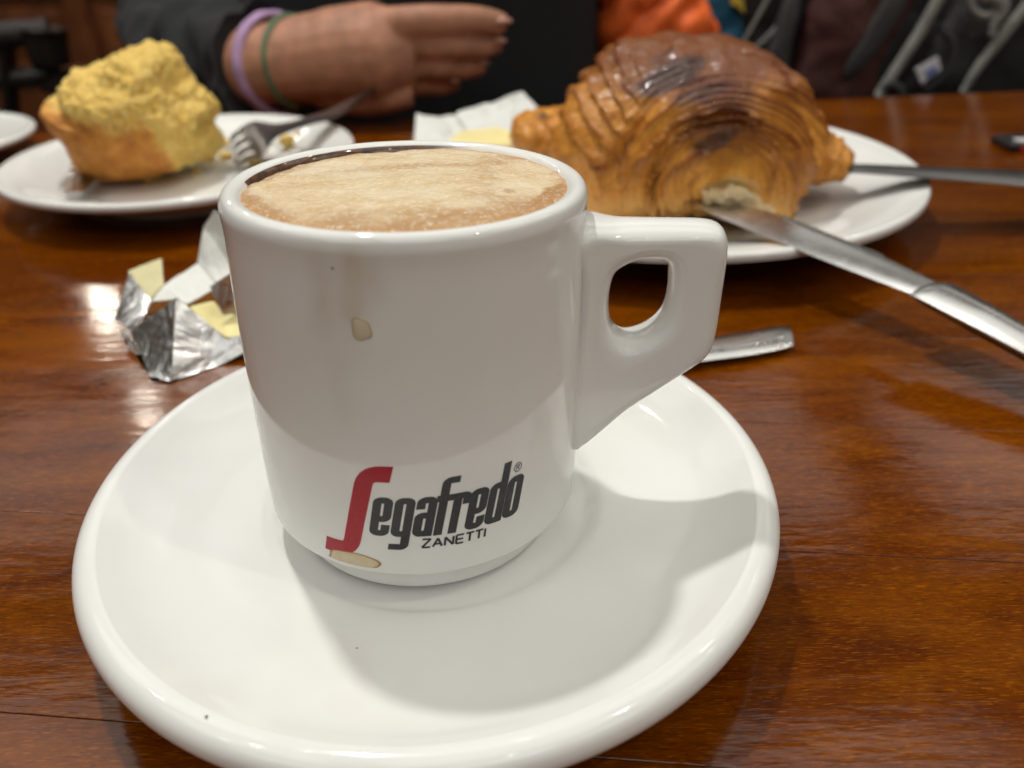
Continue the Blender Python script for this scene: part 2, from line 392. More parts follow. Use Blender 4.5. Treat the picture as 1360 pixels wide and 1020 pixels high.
_k = int(np.argmax(cpp[:, 1])); _z = cpp[40:_k, 1]; _r = cpp[40:_k, 0]; _o = np.argsort(_z)
def RC(z): return float(np.interp(z, _z[_o], _r[_o]))
n = 256
th = np.linspace(0, 2*math.pi, n, endpoint=False)
V = np.zeros((n, len(cpp), 3)); V[..., 0] = np.cos(th)[:, None]*cpp[None, :, 0]; V[..., 1] = np.sin(th)[:, None]*cpp[None, :, 0]; V[..., 2] = cpp[None, :, 1]
V = V.reshape(-1, 3)
U = 3.45*np.arctan2(V[:, 0], -V[:, 1]); Zc = V[:, 2]; outer = (np.hypot(V[:, 0], V[:, 1]) > 3.0) & (Zc > 1.7)
def streak(u0, du, z0, z1, w, s):
    uu = u0+du*(z1-Zc)/(z1-z0)
    return s*np.exp(-((U-uu)/w)**2)*smoothstep(z0-.12, z0+.25, Zc)*(1-smoothstep(z1-.5, z1+.1, Zc))
wob = fbm(V, 1.1, 3, 3.)
stain = streak(-.52, -.07, 7.0, 8.5, .17, .75)+streak(-1.12, -.05, 6.7, 8.5, .20, .5)+streak(-.8, -.1, 6.2, 8.3, .5, .28)+streak(-.25, .0, 7.3, 8.4, .25, .4)+streak(-.95, .02, 5.0, 6.7, .22, .3)
stain = np.clip(stain*(1+.7*wob), 0, 1)*outer
An = np.arctan2(V[:, 1], V[:, 0]); Rr = np.hypot(V[:, 0], V[:, 1])
resid = (Rr < 3.0)*(Zc > 3)*smoothstep(8.46, 8.41, Zc+.035*wob)*smoothstep(1.1, 1.6, An)
obj('body', V, grid(n, len(cpp), True, False), M['cup_glaze'], cup, attrs={'stain': stain, 'residue': resid})
# handle: a thick ear with a rounded hole, flaring where it joins the wall
HP = -.03
OUT = [(3.15, 7.66), (4.0, 7.66), (5.0, 7.66), (5.65, 7.64), (5.93, 7.54), (6.05, 7.28), (6.08, 6.9), (6.08, 6.2), (6.07, 5.55), (6.02, 5.12), (5.86, 4.82), (5.5, 4.52), (4.9, 4.05), (4.3, 3.60), (3.85, 3.18), (3.55, 2.93), (3.3, 2.80), (3.12, 2.74), (3.12, 3.2), (3.12, 4.4), (3.12, 5.6), (3.13, 6.7)]
HO = [(4.15, 6.88), (4.45, 6.99), (4.80, 6.99), (4.98, 6.85), (5.03, 6.5), (5.03, 6.15), (4.97, 5.84), (4.80, 5.58), (4.55, 5.40), (4.28, 5.34), (4.05, 5.48), (3.92, 5.75), (3.88, 6.25), (3.95, 6.7)]
def closed(pts, n):
    P = np.array(pts); k = len(P); out = []
    for t in np.linspace(0, k, n*8, endpoint=False):
        i = int(t); u = t-i; a, b, c_, d = (P[(i+j) % k] for j in (-1, 0, 1, 2))
        out.append(.5*((2*b)+(-a+c_)*u+(2*a-5*b+4*c_-d)*u*u+(-a+3*b-3*c_+d)*u**3))
    return np.array(out)
cen = np.array([4.55, 6.1]); NA = 120
def byangle(P):
    a = np.arctan2(P[:, 1]-cen[1], P[:, 0]-cen[0]); r = np.hypot(P[:, 1]-cen[1], P[:, 0]-cen[0]); o = np.argsort(a); a = a[o]; r = r[o]
    q = np.linspace(-math.pi, math.pi, NA, endpoint=False)
    return np.interp(q, np.r_[a-2*math.pi, a, a+2*math.pi], np.r_[r, r, r]), q
ro_, q = byangle(closed(OUT, 60)); ri_, _ = byangle(closed([(a, b-.05) for a, b in HO], 60))
# sharpen sampling towards the long lower tip
HT = .60
V = []; NS = 30
# section goes round: inner edge (hole) -> front face -> outer edge -> back face, as a rounded rectangle
def ring_section():
    S = []
    for s in np.linspace(0, 1, 6)[1:-1]: S.append((s, None))
    return S
for a, R1, R0 in zip(q, ro_, ri_):
    e = .20
    pts = []
    L = R1-R0
    eo = min(.30, L*.45); ei = min(.30, L*.45)
    for t in np.linspace(-90, 90, 9):            # outer edge round
        pts.append((R1-eo+eo*math.cos(math.radians(t)), math.sin(math.radians(t))))
    for t in np.linspace(.2, .8, 4): pts.append((R1-eo-(L-eo-ei)*t, 1.))
    for t in np.linspace(90, 270, 9):            # hole edge round
        pts.append((R0+ei+ei*math.cos(math.radians(t)), math.sin(math.radians(t))))
    for t in np.linspace(.2, .8, 4): pts.append((R0+ei+(L-eo-ei)*t, -1.))
    for r, s in pts:
        x = cen[0]+r*math.cos(a); z = cen[1]+.07+r*math.sin(a)
        hw = HT*(.93+.07*math.cos((z-5)*.6))+.48*math.exp(-max(0, x-3.15)/.45)
        y = s*hw
        V.append((x*math.cos(HP)-y*math.sin(HP), x*math.sin(HP)+y*math.cos(HP), z))
obj('handle', V, grid(NA, len(pts), True, True), M['porcelain'], cup)
# the cup stands a touch askew on the saucer
cup.rotation_euler = (math.radians(-1.9), math.radians(1.35), 0)
# --- lettering, flat print on the wall
def on_cup(u, z, lift): 
    z -= .07; r = RC(z)+lift; a = (u+.13)/3.42; return (r*math.sin(a), -r*math.cos(a), z)
def stroke(path, w, rc=.07, wlist=None, closedp=False):
    P = [np.array(p, float) for p in path]; out = []
    n_ = len(P)
    for i, p in enumerate(P):
        if (i == 0 or i == n_-1) and not closedp: out.append(p); continue
        a = P[i-1]; b = P[(i+1) % n_]; da = np.linalg.norm(a-p); db = np.linalg.norm(b-p); r = min(rc, da*(.48 if 0 < i-1 else .9), db*(.48 if i < n_-2 else .9))
        s = p+(a-p)/da*r; e = p+(b-p)/db*r
        for t in np.linspace(0, 1, 6): out.append((1-t)**2*s+2*t*(1-t)*p+t*t*e)
    if closedp: out.append(out[0])
    dense = [out[0]]
    for a, b in zip(out, out[1:]):
        d = np.linalg.norm(b-a); m_ = max(1, int(math.ceil(d/.07)))
        if d < 1e-6: continue
        for j in range(1, m_+1): dense.append(a+(b-a)*j/m_)
    D = np.array(dense); T = np.gradient(D, axis=0)
    if closedp: T[0] = T[-1] = (D[1]-D[-2])
    T /= np.linalg.norm(T, axis=1)[:, None]; N = np.c_[-T[:, 1], T[:, 0]]
    ws = np.full(len(D), w/2) if wlist is None else np.interp(np.linspace(0, 1, len(D)), np.linspace(0, 1, len(wlist)), wlist)/2
    # thinner horizontals, as in heavy condensed letters
    return D, N, ws, T
def letter(name, strokes, x0, y0, sl, mat, wv_, wh_=None, label=None, rc=.07):
    global LIFT
    VV, FF = [], []
    for path in strokes:
        cl = path[0] == 'c'; pth = path[1:] if cl else path
        D, N, ws, T = stroke(pth, wv_, rc, None, cl)
        if wh_ is not None: ws = np.where(np.abs(T[:, 0]) > .8, wh_/2, np.where(np.abs(T[:, 0]) < .3, wv_/2, (wh_+wv_)/4))
        o = len(VV); LIFT += .00012
        L_ = D+N*ws[:, None]; R_ = D-N*ws[:, None]
        for a, b in zip(L_, R_):
            for p in (a, b): VV.append(on_cup(x0+p[0]+sl*p[1], y0+p[1], LIFT))
        for i in range(len(D)-1): FF.append((o+2*i, o+2*i+1, o+2*i+3, o+2*i+2))
    ob = obj(name, VV, FF, mat, cup)
    if label: ob['label'] = label
LIFT = .004
h = .90; t = .166; hb = .14; w = .378; a_, b_ = t/2, hb/2
GL = {
 'e': [[(a_, .45*h), (w-a_, .45*h), (w-a_, h-b_), (a_, h-b_), (a_, b_), (w-a_, b_), (w-a_, .30*h)]],
 'g': [[(w-a_, b_), (a_, b_), (a_, h-b_), (w-a_, h-b_), (w-a_, -.27*h), (.0, -.27*h)]],
 'a': [[(a_, .70*h), (a_, h-b_), (w-a_, h-b_), (w-a_, .0)], [(w-a_, .54*h), (a_, .54*h), (a_, b_), (w-a_, b_)]],
 'f': [[(a_, 0), (a_, 1.42*h-b_), (w*.86, 1.42*h-b_)], [(-.05, h-b_), (w*.72, h-b_)]],
 'r': [[(a_, 0), (a_, h)], [(a_, h-b_), (w*.92-a_, h-b_), (w*.92-a_, .70*h)]],
 'd': [[(w-a_, b_), (a_, b_), (a_, h-b_), (w-a_, h-b_)], [(w-a_, 0), (w-a_, 1.42*h)]],
 'o': [['c', (a_, b_), (w-a_, b_), (w-a_, h-b_), (a_, h-b_)]]}
for ch, x in zip('egafredo', (-.86, -.455, -.055, .345, .615, .925, 1.315, 1.70)):
    letter('letter', GL[ch], x, 2.85, .2, M['ink'], t, hb)
letter('letter', [[(-.22, 2.02), (-.69, 2.02), (-.69, .15), (-1.25, .15)]], -.63, 2.235, .265, M['ink_red'], .35, None, 'tall red initial letter shaped like an integral sign', .275)
hz, wz = .195, .155
ZL = {'Z': [[(0, hz), (wz, hz)], [(wz, hz), (0, 0)], [(0, 0), (wz, 0)]], 'A': [[(0, 0), (wz*.55, hz)], [(wz*.55, hz), (wz*1.1, 0)], [(wz*.2, hz*.33), (wz*.9, hz*.33)]],
      'N': [[(0, 0), (0, hz)], [(0, hz), (wz, 0)], [(wz, 0), (wz, hz)]], 'E': [[(0, 0), (0, hz)], [(0, hz), (wz*.9, hz)], [(0, hz/2), (wz*.85, hz/2)], [(0, 0), (wz*.9, 0)]],
      'T': [[(wz*.5, 0), (wz*.5, hz)], [(0, hz), (wz, hz)]], 'I': [[(0, 0), (0, hz)]]}
for ch, x in zip('ZANETTI', (.13, .335, .56, .775, .96, 1.145, 1.345)):
    letter('letter', ZL[ch], x, 2.585, .12, M['ink'], .045, .042, rc=.001)
ring = ['c']+[(.085*math.cos(a), .095*math.sin(a)) for a in np.linspace(0, 6.283, 15)[:-1]]
letter('registered_mark', [ring, [(-.03, -.05), (-.03, .05)], [(-.03, .05), (.03, .045), (.03, .005), (-.03, 0)], [(0, 0), (.035, -.05)]], 2.08, 3.93, .1, M['ink'], .016, .016, rc=.02)
# --- coffee marks
def blot(name, mat, u0, z0, ru, rz, skew, dome, seed, lab):
    V, F, E = [], [], []; nr, na = 9, 40
    for i in range(nr+1):
        f_ = i/nr
        for j in range(na):
            a = 2*math.pi*j/na; wob_ = 1+.09*math.sin(2*a+seed)+.08*math.sin(3*a+seed*2)+.04*math.sin(5*a+seed)
            sq = (abs(math.cos(a))**3+abs(math.sin(a))**3)**(-1/3)
            u = ru*f_*wob_*math.cos(a)*sq; z = rz*f_*wob_*math.sin(a)*sq
            V.append(on_cup(u0+u, max(2.03, z0+z+skew*u), .003+dome*(1-f_**4))); E.append(f_)
    F = grid(nr+1, na, False, True)
    o = obj(name, V, F, mat, cup, attrs={'edge': E}); o['label'] = lab
blot('coffee_stain', M['stain'], -1.28, 2.13, .52, .20, .05, .02, 1.2, 'tan dried coffee stain at the cup base below the red letter')
blot('coffee_drip', M['drip'], -.60, 7.03, .17, .18, 0, .03, 4., 'pale coffee droplet on the upper cup wall')
for u, z in ((-.98, 8.02),):
    blot('speck', M['speck'], u, z, .02, .02, 0, .004, 2., 'tiny dark speck on the glaze')

# ------------------------------------------------------------------ foamy coffee in the cup
nr, na = 70, 200
V, BR, DK = [], [], []
for i in range(nr+1):
    f_ = i/nr
    for j in range(na):
        a = 2*math.pi*j/na
        y_ = math.sin(a)
        R0 = 3.04-(.20 if y_<0 else .14)*abs(math.sin(a))**1.5
        x, y = R0*f_*math.cos(a), R0*f_*math.sin(a)+.02
        z = 8.405+.06*(1-f_**2)-x*.0236-y*.033
        n1 = noise.fractal(Vector((x*.9, y*.9, 1.3)), .9, 2, 4); n2 = noise.fractal(Vector((x*3, y*3, 4.)), .9, 2, 4)
        z += .025*n1+.012*n2
        # the gap along the far left wall, where the foam has sunk and left a dark brown ring
        far = smoothstep(.1, .75, math.sin(a-.45)+.10*n1)*(1-smoothstep(1.9, 1.2, a))
        edge = 1-.115*far-.025*n2
        gap = smoothstep(edge-.06, edge+.03, f_+.03*n2)*min(1, far*2)
        z -= .12*gap+.05*smoothstep(.95, 1, f_)
        DK.append(min(1, gap*1.1)*(.55+.45*smoothstep(-.3, .3, n2)) if gap > 0 else 0)
        b = .9*smoothstep(.84, 1.0, f_+.07*n1+.03*n2)
        right = smoothstep(.30, .85, x/2.8)*smoothstep(-.15, .25, n1+.4*(f_-.55)-.35*y/2.8+.25*n2)
        front = smoothstep(.50, .95, -(y/2.7-.30*x/2.8+.25*n1))
        band = .5*math.exp(-((y-.9-.28*x+.3*n1)/.22)**2)*smoothstep(2.5, 1., abs(x-.2))
        BR.append(min(.95, max(b, .9*right, .75*front, band, .8*smoothstep(edge-.16, edge-.02, f_+.05*n1)*min(1, far*2))))
        V.append((x, y, z))
tag(obj('milk_coffee', V, grid(nr+1, na, False, True), M['foam'], base=(0, 0, 8.3), attrs={'brown': BR, 'dark': DK}), 'frothy beige milk coffee filling the white cup to its brim', 'coffee')

# ------------------------------------------------------------------ plates
def plate(name, cx, cy, R, h, label, cat, well=.62):
    t_ = thing(name, (cx, cy, 0), label, cat)
    pr = [(.001, .75), (R*.35, .75), (R*well*.93, .77), (R*well, .84), (R*(well+.06), 1.02), (R*(well+.14), 1.22), (R*.9, h-.20), (R*.965, h-.05)]
    pr += arc(R-.20, h-.19, .20, 110, -60, 8)
    pr += [(R*.93, h-.55), (R*.82, .95), (R*.7, .62), (R*.6, .35), (R*.585, .05), (R*.56, .01), (R*.54, .05), (R*.53, .35), (.001, .42)]
    lathe('dish', spline(np.array(pr), 90), 128, M['porcelain'], t_, (cx, cy, 0))
    return t_
plate('dessert_plate', -15.3, 28.0, 8.95, 2.0, 'white plate at the left holding the yellow cake', 'plate')
plate('large_plate', 9.2, 23.95, 12.15, 2.0, 'white plate at the right holding the croissant', 'plate', .6)
plate('side_saucer', -34.6, 34.6, 7.1, 1.55, 'small white saucer cut off by the left edge', 'saucer', .5)

# ------------------------------------------------------------------ traced-front solids (cake, croissant)
def solid(outline, y0, dfront, dback, na=260, npz=120, p=1., cenpx=None, floor=None):
    P = closed(outline, 40); c0 = P.mean(0) if cenpx is None else np.array(cenpx, float)
    A = np.arctan2(P[:, 1]-c0[1], P[:, 0]-c0[0]); R = np.hypot(P[:, 1]-c0[1], P[:, 0]-c0[0]); o = np.argsort(A)
    q = np.linspace(-math.pi, math.pi, na, endpoint=False)
    rr = np.interp(q, np.r_[A[o]-2*math.pi, A[o], A[o]+2*math.pi], np.r_[R[o]]*1 if False else np.r_[R[o], R[o], R[o]])
    V = np.zeros((npz, na, 3)); PX = np.zeros((npz, na, 2))
    for i, ps in enumerate(np.linspace(-math.pi/2, math.pi/2, npz)):
        s = max(1e-4, math.cos(ps))**p; d = math.sin(ps); d = d*(dfront if d < 0 else dback)
        for j in range(na):
            px = c0[0]+rr[j]*s*math.cos(q[j]); py = c0[1]+rr[j]*s*math.sin(q[j]); PX[i, j] = px, py
            V[i, j] = at(px, py, y0)+np.array([0, d, 0])
    V = V.reshape(-1, 3); PX = PX.reshape(-1, 2)
    # push the bulge back onto the traced silhouette: recompute the pixel each vertex really falls on
    d = V-CAMP; z = d@FW; PX = np.c_[680+FPX*(d@RT)/z, 510-FPX*(d@UP)/z]
    return V, PX, grid(npz, na, False, True)
def normals(V, F):
    F = np.array(F); n = np.cross(V[F[:, 1]]-V[F[:, 0]], V[F[:, 3]]-V[F[:, 0]])+np.cross(V[F[:, 3]]-V[F[:, 2]], V[F[:, 1]]-V[F[:, 2]])
    N = np.zeros_like(V)
    for k_ in range(4): np.add.at(N, F[:, k_], n)
    return N/(np.linalg.norm(N, axis=1)[:, None]+1e-12)
def outward(V, F):
    N = normals(V, F); s = np.sign(((V-V.mean(0))*N).sum(1).mean()); return N*s
# --- cake
out = [(60, 129), (80, 136), (101, 134), (96, 116), (92, 96), (112, 88), (150, 76), (168, 64), (208, 59), (226, 68), (240, 95), (262, 120), (284, 144), (283, 168), (292, 184), (284, 200), (262, 214), (205, 229), (160, 232), (130, 227), (112, 205), (102, 180), (80, 158)]
out = [(180+(x-180)*.955, 229+(y-229)*.985) for x, y in out]
V, PX, F = solid(out, 28.0, 4.2, 3.6, 400, 190, .75, (185, 160))
N = outward(V, F)
line = np.interp(PX[:, 0], [55, 85, 110, 190, 215, 240, 300], [132, 152, 164, 166, 190, 232, 260])
cr = smoothstep(-9, 14, PX[:, 1]-line+9*fbm(V, .8, 3, 2.)+6*fbm(V, 2.5, 3, 6.))*(V[:, 1] < 29)
a1 = fbm(V, .75, 3, 1.); a2 = fbm(V, 2.4, 3, 5.)
cell = np.array([noise.cell_vector(Vector(v*1.6)).length for v in V]); vor = np.array([noise.voronoi(Vector(v*1.7))[0][0] for v in V])
fine = fbm(V, 3.2, 6, 8.); pit = smoothstep(.30, .05, np.array([noise.voronoi(Vector(v*1.25+Vector((3, 1, 2))) if False else Vector((v[0]*1.25, v[1]*1.25, v[2]*1.25)))[0][0] for v in V]))
V2 = V+N*((.36*a1+.10*fine-.20*pit*(a2 > -.1)+.04*a2)*(1-cr)+(.16*a1+.03*fine)*cr)[:, None]
V2[:, 2] = np.maximum(V2[:, 2], .82+.02*a2)
cake = thing('sponge_cake', (-17, 28, .8), 'broken chunk of yellow sponge cake on the left plate', 'cake')
obj('sponge', V2, F, M['cake'], cake, attrs={'crust': cr})
ci = 0
for px, py, s in ((381, 186, .42), (338, 214, .36), (292, 187, .40), (196, 237, .26), (209, 234, .2), (300, 207, .34), (280, 210, .26), (362, 180, .2), (150, 236, .18), (136, 233, .16), (262, 226, .2), (395, 178, .18)):
    c0 = atz(px, py, 1.1)
    rr_ = math.hypot(c0[0]+15.3, c0[1]-28.0); c0 = atz(px, py, np.interp(rr_, [0, 5.2, 5.6, 6.8, 8.05, 9], [.77, .8, 1.02, 1.24, 1.8, 2])+s*.45)
    bm = bmesh.new(); bmesh.ops.create_icosphere(bm, subdivisions=3, radius=1)
    VV = np.array([v.co for v in bm.verts]); FF = [[v.index for v in f.verts] for f in bm.faces]; bm.free()
    VV = VV*s*(1+.35*fbm(VV, 1.6, 3, px))[:, None]*np.array([1.1, 1, .75])+c0
    lab = ('largest yellow crumb on the left plate, beside the fork handle', 'cake crumb lying against the tines of the grey fork', 'crumb between the cake chunk and the fork head',
           'middle one of the crumbs below the front of the cake', 'rightmost of the crumbs just below the cake front', 'crumb just left of the fork tine tips', 'crumb touching the right foot of the cake',
           'crumb under the neck of the grey fork', 'crumb below the left corner of the cake, right of the knife blade', 'tiny crumb nearest the knife blade under the cake',
           'crumb at the lower right edge of the cake', 'small crumb past the fork, nearest the plate rim on the right')[ci]
    tag(obj('cake_crumb', VV, FF, M['cake'], base=c0), lab, 'crumb', 'cake crumbs scattered on the left plate'); ci += 1

# --- croissant
crs = thing('croissant', (11, 22, .8), 'glossy dark brown flaky croissant on the right plate', 'croissant')
out = [(742, 250), (736, 215), (742, 180), (752, 145), (768, 115), (795, 86), (830, 62), (866, 56), (895, 48), (925, 52), (955, 49), (990, 57), (1022, 70), (1050, 92), (1070, 124), (1082, 155), (1086, 185), (1076, 215), (1058, 240), (1042, 258), (1028, 277), (990, 281), (950, 276), (905, 272), (860, 275), (800, 280), (760, 276)]
V, PX, F = solid(out, 20.5, 4.6, 4.8, 420, 190, .72, (915, 185))
N = outward(V, F)
b0 = np.array([968, 250.]); dx = PX[:, 0]-b0[0]; dy = PX[:, 1]-b0[1]
wb = fbm(V, .32, 3, 7.); wb2 = fbm(V, 1.6, 3, 11.)
D = np.sqrt((dx/1.05)**2+(dy*1.0)**2)+9*wb+.6*wb2
phase = D/23+.5*wb+.5*np.arctan2(dx, -dy)+.42*np.sin(D/17.+1.)+.25*np.sin(D/7.3)
saw = phase-np.floor(phase)                        # a step for every rolled layer
lay_amp = .45+.9*np.abs(np.sin(np.floor(phase)*2.37+.8)); tear = smoothstep(-.25, .25, fbm(V, .9, 3, 21.)+.1)
ra = smoothstep(38, 55, D)*(1-smoothstep(150, 200, D))
lft = smoothstep(-105, -165, dx)
D2 = -(dx*.83)+.45*dy+10*wb; ph2 = D2/24+.22*wb2+.4*wb; saw2 = ph2-np.floor(ph2)
disp = (saw**1.3-.4)*.42*ra*(1-.8*lft)*lay_amp*(.45+.55*tear)+(saw2**1.5-.4)*.34*lft+.25*wb+.03*wb2+.035*np.sin(D*.8+2*wb)*ra*(1-lft)
# the fold running from the top down to the left
fold = np.exp(-(((PX[:, 0]-(868-.62*(PX[:, 1]-130)))/11)**2))*smoothstep(115, 150, PX[:, 1])*(1-smoothstep(215, 250, PX[:, 1]))
disp -= .30*fold
V2 = V+N*disp[:, None]
# bitten end
bite = np.exp(-((dx/44)**2+((PX[:, 1]-258)/25)**2)*1.2)*(V[:, 1] < 21)
V2[:, 1] += .35*smoothstep(.35, .9, bite)
V2[:, 2] = np.maximum(V2[:, 2], .86+.04*wb2)
front = V[:, 1] < 24
ridge = np.clip((saw*1.25-.2+.3*np.sin(D*.8+2*wb)), 0, 1)*ra*(1-.6*lft)+.85*saw2**1.5*lft+.25*fold
ridge = np.clip(ridge*smoothstep(300, 210, PX[:, 1]), 0, 1)
burn = np.zeros(len(V))
for bx, by, rx, ry, s in ((890, 98, 36, 20, .9), (925, 128, 34, 11, .65), (952, 186, 26, 12, .8), (850, 118, 16, 10, .5), (880, 74, 16, 8, .5)):
    e = ((PX[:, 0]-bx+.3*(PX[:, 1]-by))/rx)**2+((PX[:, 1]-by+.35*(PX[:, 0]-bx))/ry)**2
    burn = np.maximum(burn, s*smoothstep(1.35, .45, e+.8*wb+.3*wb2))
burn *= front
brown = np.clip(smoothstep(185, 90, PX[:, 1]+38*wb+.16*np.abs(dx+50)+18*wb2)*.88+.5*smoothstep(70, 30, np.hypot(dx-(-10), PX[:, 1]-170)+20*wb), 0, .92)
pale = np.clip(smoothstep(.25, .75, bite+.2*wb2)+.35*smoothstep(252, 280, PX[:, 1]+9*wb)*front, 0, 1)
obj('crust', V2, F, M['croissant'], crs, attrs={'ridge': ridge, 'burn': burn*.92, 'pale': pale, 'brown': brown})
def horn(outline, y0, d, cen_, ang, seed):
    V, PX, F = solid(outline, y0, d, d, 150, 70, .75, cen_)
    N = outward(V, F); w1 = fbm(V, .8, 3, seed); w2 = fbm(V, 2.2, 3, seed+4)
    p = ((PX[:, 0]-cen_[0])*math.cos(ang)+(PX[:, 1]-cen_[1])*math.sin(ang))/19+.6*w1; s = p-np.floor(p)
    V = V+N*((s**1.5-.4)*.16+.1*w1+.05*w2)[:, None]; V[:, 2] = np.maximum(V[:, 2], .86)
    obj('horn', V, F, M['croissant'], crs, attrs={'ridge': s*.45, 'burn': .8*smoothstep(.65, .3, np.hypot((PX[:, 0]-722)/22, (PX[:, 1]-158)/12)+.5*w1), 'pale': np.zeros(len(V)), 'brown': .15+.2*np.clip(w1, 0, 1)})
horn([(677, 178), (682, 160), (700, 150), (730, 146), (765, 146), (800, 165), (790, 215), (750, 222), (710, 205), (685, 196)], 25.5, 2.2, (730, 180), .2, 3.)
horn([(1040, 160), (1075, 158), (1095, 172), (1116, 186), (1122, 208), (1110, 230), (1070, 236), (1035, 232), (1020, 200)], 21.5, 2.6, (1072, 200), .6, 9.)
# crumb showing at the bitten end
out = [(926, 248), (938, 240), (950, 244), (964, 237), (985, 245), (1000, 250), (1012, 262), (1024, 272), (1020, 280), (990, 281), (950, 276), (930, 268)]
V, PX, F = solid(out, 16.35, .55, 1.6, 120, 60, .7, (972, 260))
V[:, 1] -= .35; N = outward(V, F)
V = V+N*(.26*fbm(V, 1.3, 4, 2.)-.22*np.array([noise.voronoi(Vector(v*2.2))[0][0] for v in V]))[:, None]; V[:, 2] = np.maximum(V[:, 2], .87)
obj('crumb', V, F, M['bread'], crs)
v, f = tube([atz(855, 277, 1.3), atz(885, 271, 1.35), atz(905, 270, 1.3)], [.12, .25, .12], 10, 10, .5); obj('filling', v, f, M['choc'], crs)

# ------------------------------------------------------------------ cutlery
def ribbon(A, B, thick, crown=.5, k=40, n=7):
    """solid strip between two edge curves, rounded across; thick: list along the length"""
    A = spline(A, k); B = spline(B, k); T = np.interp(np.linspace(0, 1, k), np.linspace(0, 1, len(thick)), thick)
    V = []
    for a, b, t_ in zip(A, B, T):
        up = np.cross(b-a, np.array([1, 0, 0.])) if abs((b-a)[1]) > abs((b-a)[0]) else np.array([0, 0, 1.])
        up = np.array([0, 0, 1.])
        for s in np.linspace(0, 1, n): V.append(a+(b-a)*s+up*t_*(.5*(1-crown)+crown*math.sin(math.pi*s)*.5+(.0 if 0 < s < 1 else -.5*(1-crown))))
        for s in np.linspace(1, 0, n)[1:-1]: V.append(a+(b-a)*s-up*t_*.5)
    m_ = n+n-2
    F = grid(k, m_, False, True); F.append(tuple(range(m_-1, -1, -1))); F.append(tuple((k-1)*m_+i for i in range(m_)))
    return V, F
def Zs(pts): return [at(p[0], p[1], p[3]) if len(p) == 4 else atz(*p) for p in pts]
kn = thing('table_knife', atz(1200, 370, 1.7), 'long steel table knife resting on the rim of the croissant plate', 'knife')
v, f = ribbon(Zs([(896, 266, 2.52), (925, 276, 2.44), (980, 299, 2.16), (1060, 332, 1.98), (1144, 365, 1.83), (1213, 391, 1.76)]), Zs([(900, 264, 2.55), (940, 266, 2.52), (1025, 282, 2.42), (1090, 306, 2.28), (1170, 340, 2.12), (1247, 376, 1.98)]), [.05, .12, .14, .16], .6, 60)
obj('blade', v, f, M['steel'], kn, auto=50)
# serrations along the far edge of the blade
v = []; ff = []
for i, s in enumerate(np.linspace(0, 1, 46)):
    p = atz(1040+s*130, 288+s*52, 2.40-s*.27); o = len(v)
    v += [p+np.array([-.06, -.05, 0]), p+np.array([.08, -.05, 0]), p+np.array([.03, .085, 0]), p+np.array([-.06, -.05, .05]), p+np.array([.08, -.05, .05]), p+np.array([.03, .085, .03])]
    ff += [(o, o+1, o+2), (o+3, o+5, o+4), (o, o+3, o+4, o+1), (o+1, o+4, o+5, o+2), (o+2, o+5, o+3, o)]
obj('serration', v, ff, M['steel'], kn, False)
v, f = ribbon(Zs([(1207, 391, 1.98), (1222, 397, 1.96), (1290, 432, 1.76), (1360, 469, 1.55), (1500, 546, 1.1), (1640, 625, .65)]), Zs([(1245, 375, 1.98), (1270, 379, 1.96), (1320, 407, 1.76), (1362, 432, 1.55), (1500, 510, 1.1), (1650, 600, .65)]), [.18, .5, .62, .62, .6, .5], .9, 60, 11)
obj('handle', v, f, M['steel'], kn, auto=60)
fk = thing('fork', atz(1250, 232, 2.2), 'steel fork tucked under the croissant with its handle pointing right', 'fork')
v, f = ribbon(Zs([(1040, 246, 1.2), (1075, 236, 1.7), (1112, 229, 2.45), (1180, 232, 2.55), (1360, 247, 2.1), (1480, 262, 1.75)]), Zs([(1035, 238, 1.2), (1072, 226, 1.7), (1112, 218, 2.5), (1180, 219, 2.55), (1360, 227, 2.1), (1480, 236, 1.75)]), [.15, .2, .25, .28], .8, 50)
obj('handle', v, f, M['steel_dull'], fk, auto=60)
v, f = ribbon(Zs([(1000, 268, .98), (1025, 258, 1.02), (1048, 246, 1.25)]), Zs([(985, 252, .98), (1012, 240, 1.02), (1040, 237, 1.25)]), [.12, .15, .15], .6, 16)
obj('head', v, f, M['steel_dull'], fk)
ts = thing('teaspoon', atz(1000, 458, .3), 'small steel spoon whose flat handle end shows behind the saucer', 'spoon')
v, f = ribbon(Zs([(780, 512, .45), (860, 496, .35), (919, 482, .30), (985, 473, .28), (1031, 465, .26), (1054, 459, .25)]), Zs([(790, 500, .45), (866, 474, .4), (930, 452, .36), (995, 440, .34), (1036, 433, .34), (1050, 436, .32)]), [.2, .2, .22, .24, .2, .12], .35, 40)
obj('handle', v, f, M['steel'], ts, auto=50)
v, f = tube([atz(955, 466, .42), atz(1000, 457, .42), atz(1040, 448, .42)], [.03, .1, .05], 8, 12, .5); obj('handle_ridge', v, f, M['steel'], ts)
lf = thing('fork', atz(380, 175, 2.5), 'grey steel fork lying across the cake plate towards the hand', 'fork')
rows = [((500, 112, 'y', 41.), (506, 122, 'y', 41.)), ((474, 126, 'y', 37.), (480, 136, 'y', 36.8)), ((440, 144, 2.75), (446, 156, 2.6)), ((410, 154, 2.75), (408, 167, 2.6)), ((386, 161, 2.72), (382, 176, 2.6)), ((364, 164, 2.75), (364, 186, 2.6)), ((338, 161, 2.7), (354, 202, 2.45)), ((318, 169, 2.4), (343, 212, 2.15))]
v, f = ribbon(Zs([r[0] for r in rows]), Zs([r[1] for r in rows]), [.25, .25, .25, .22, .18, .16, .14], .5, 50); obj('handle', v, f, M['steel_dull'], lf, auto=60)
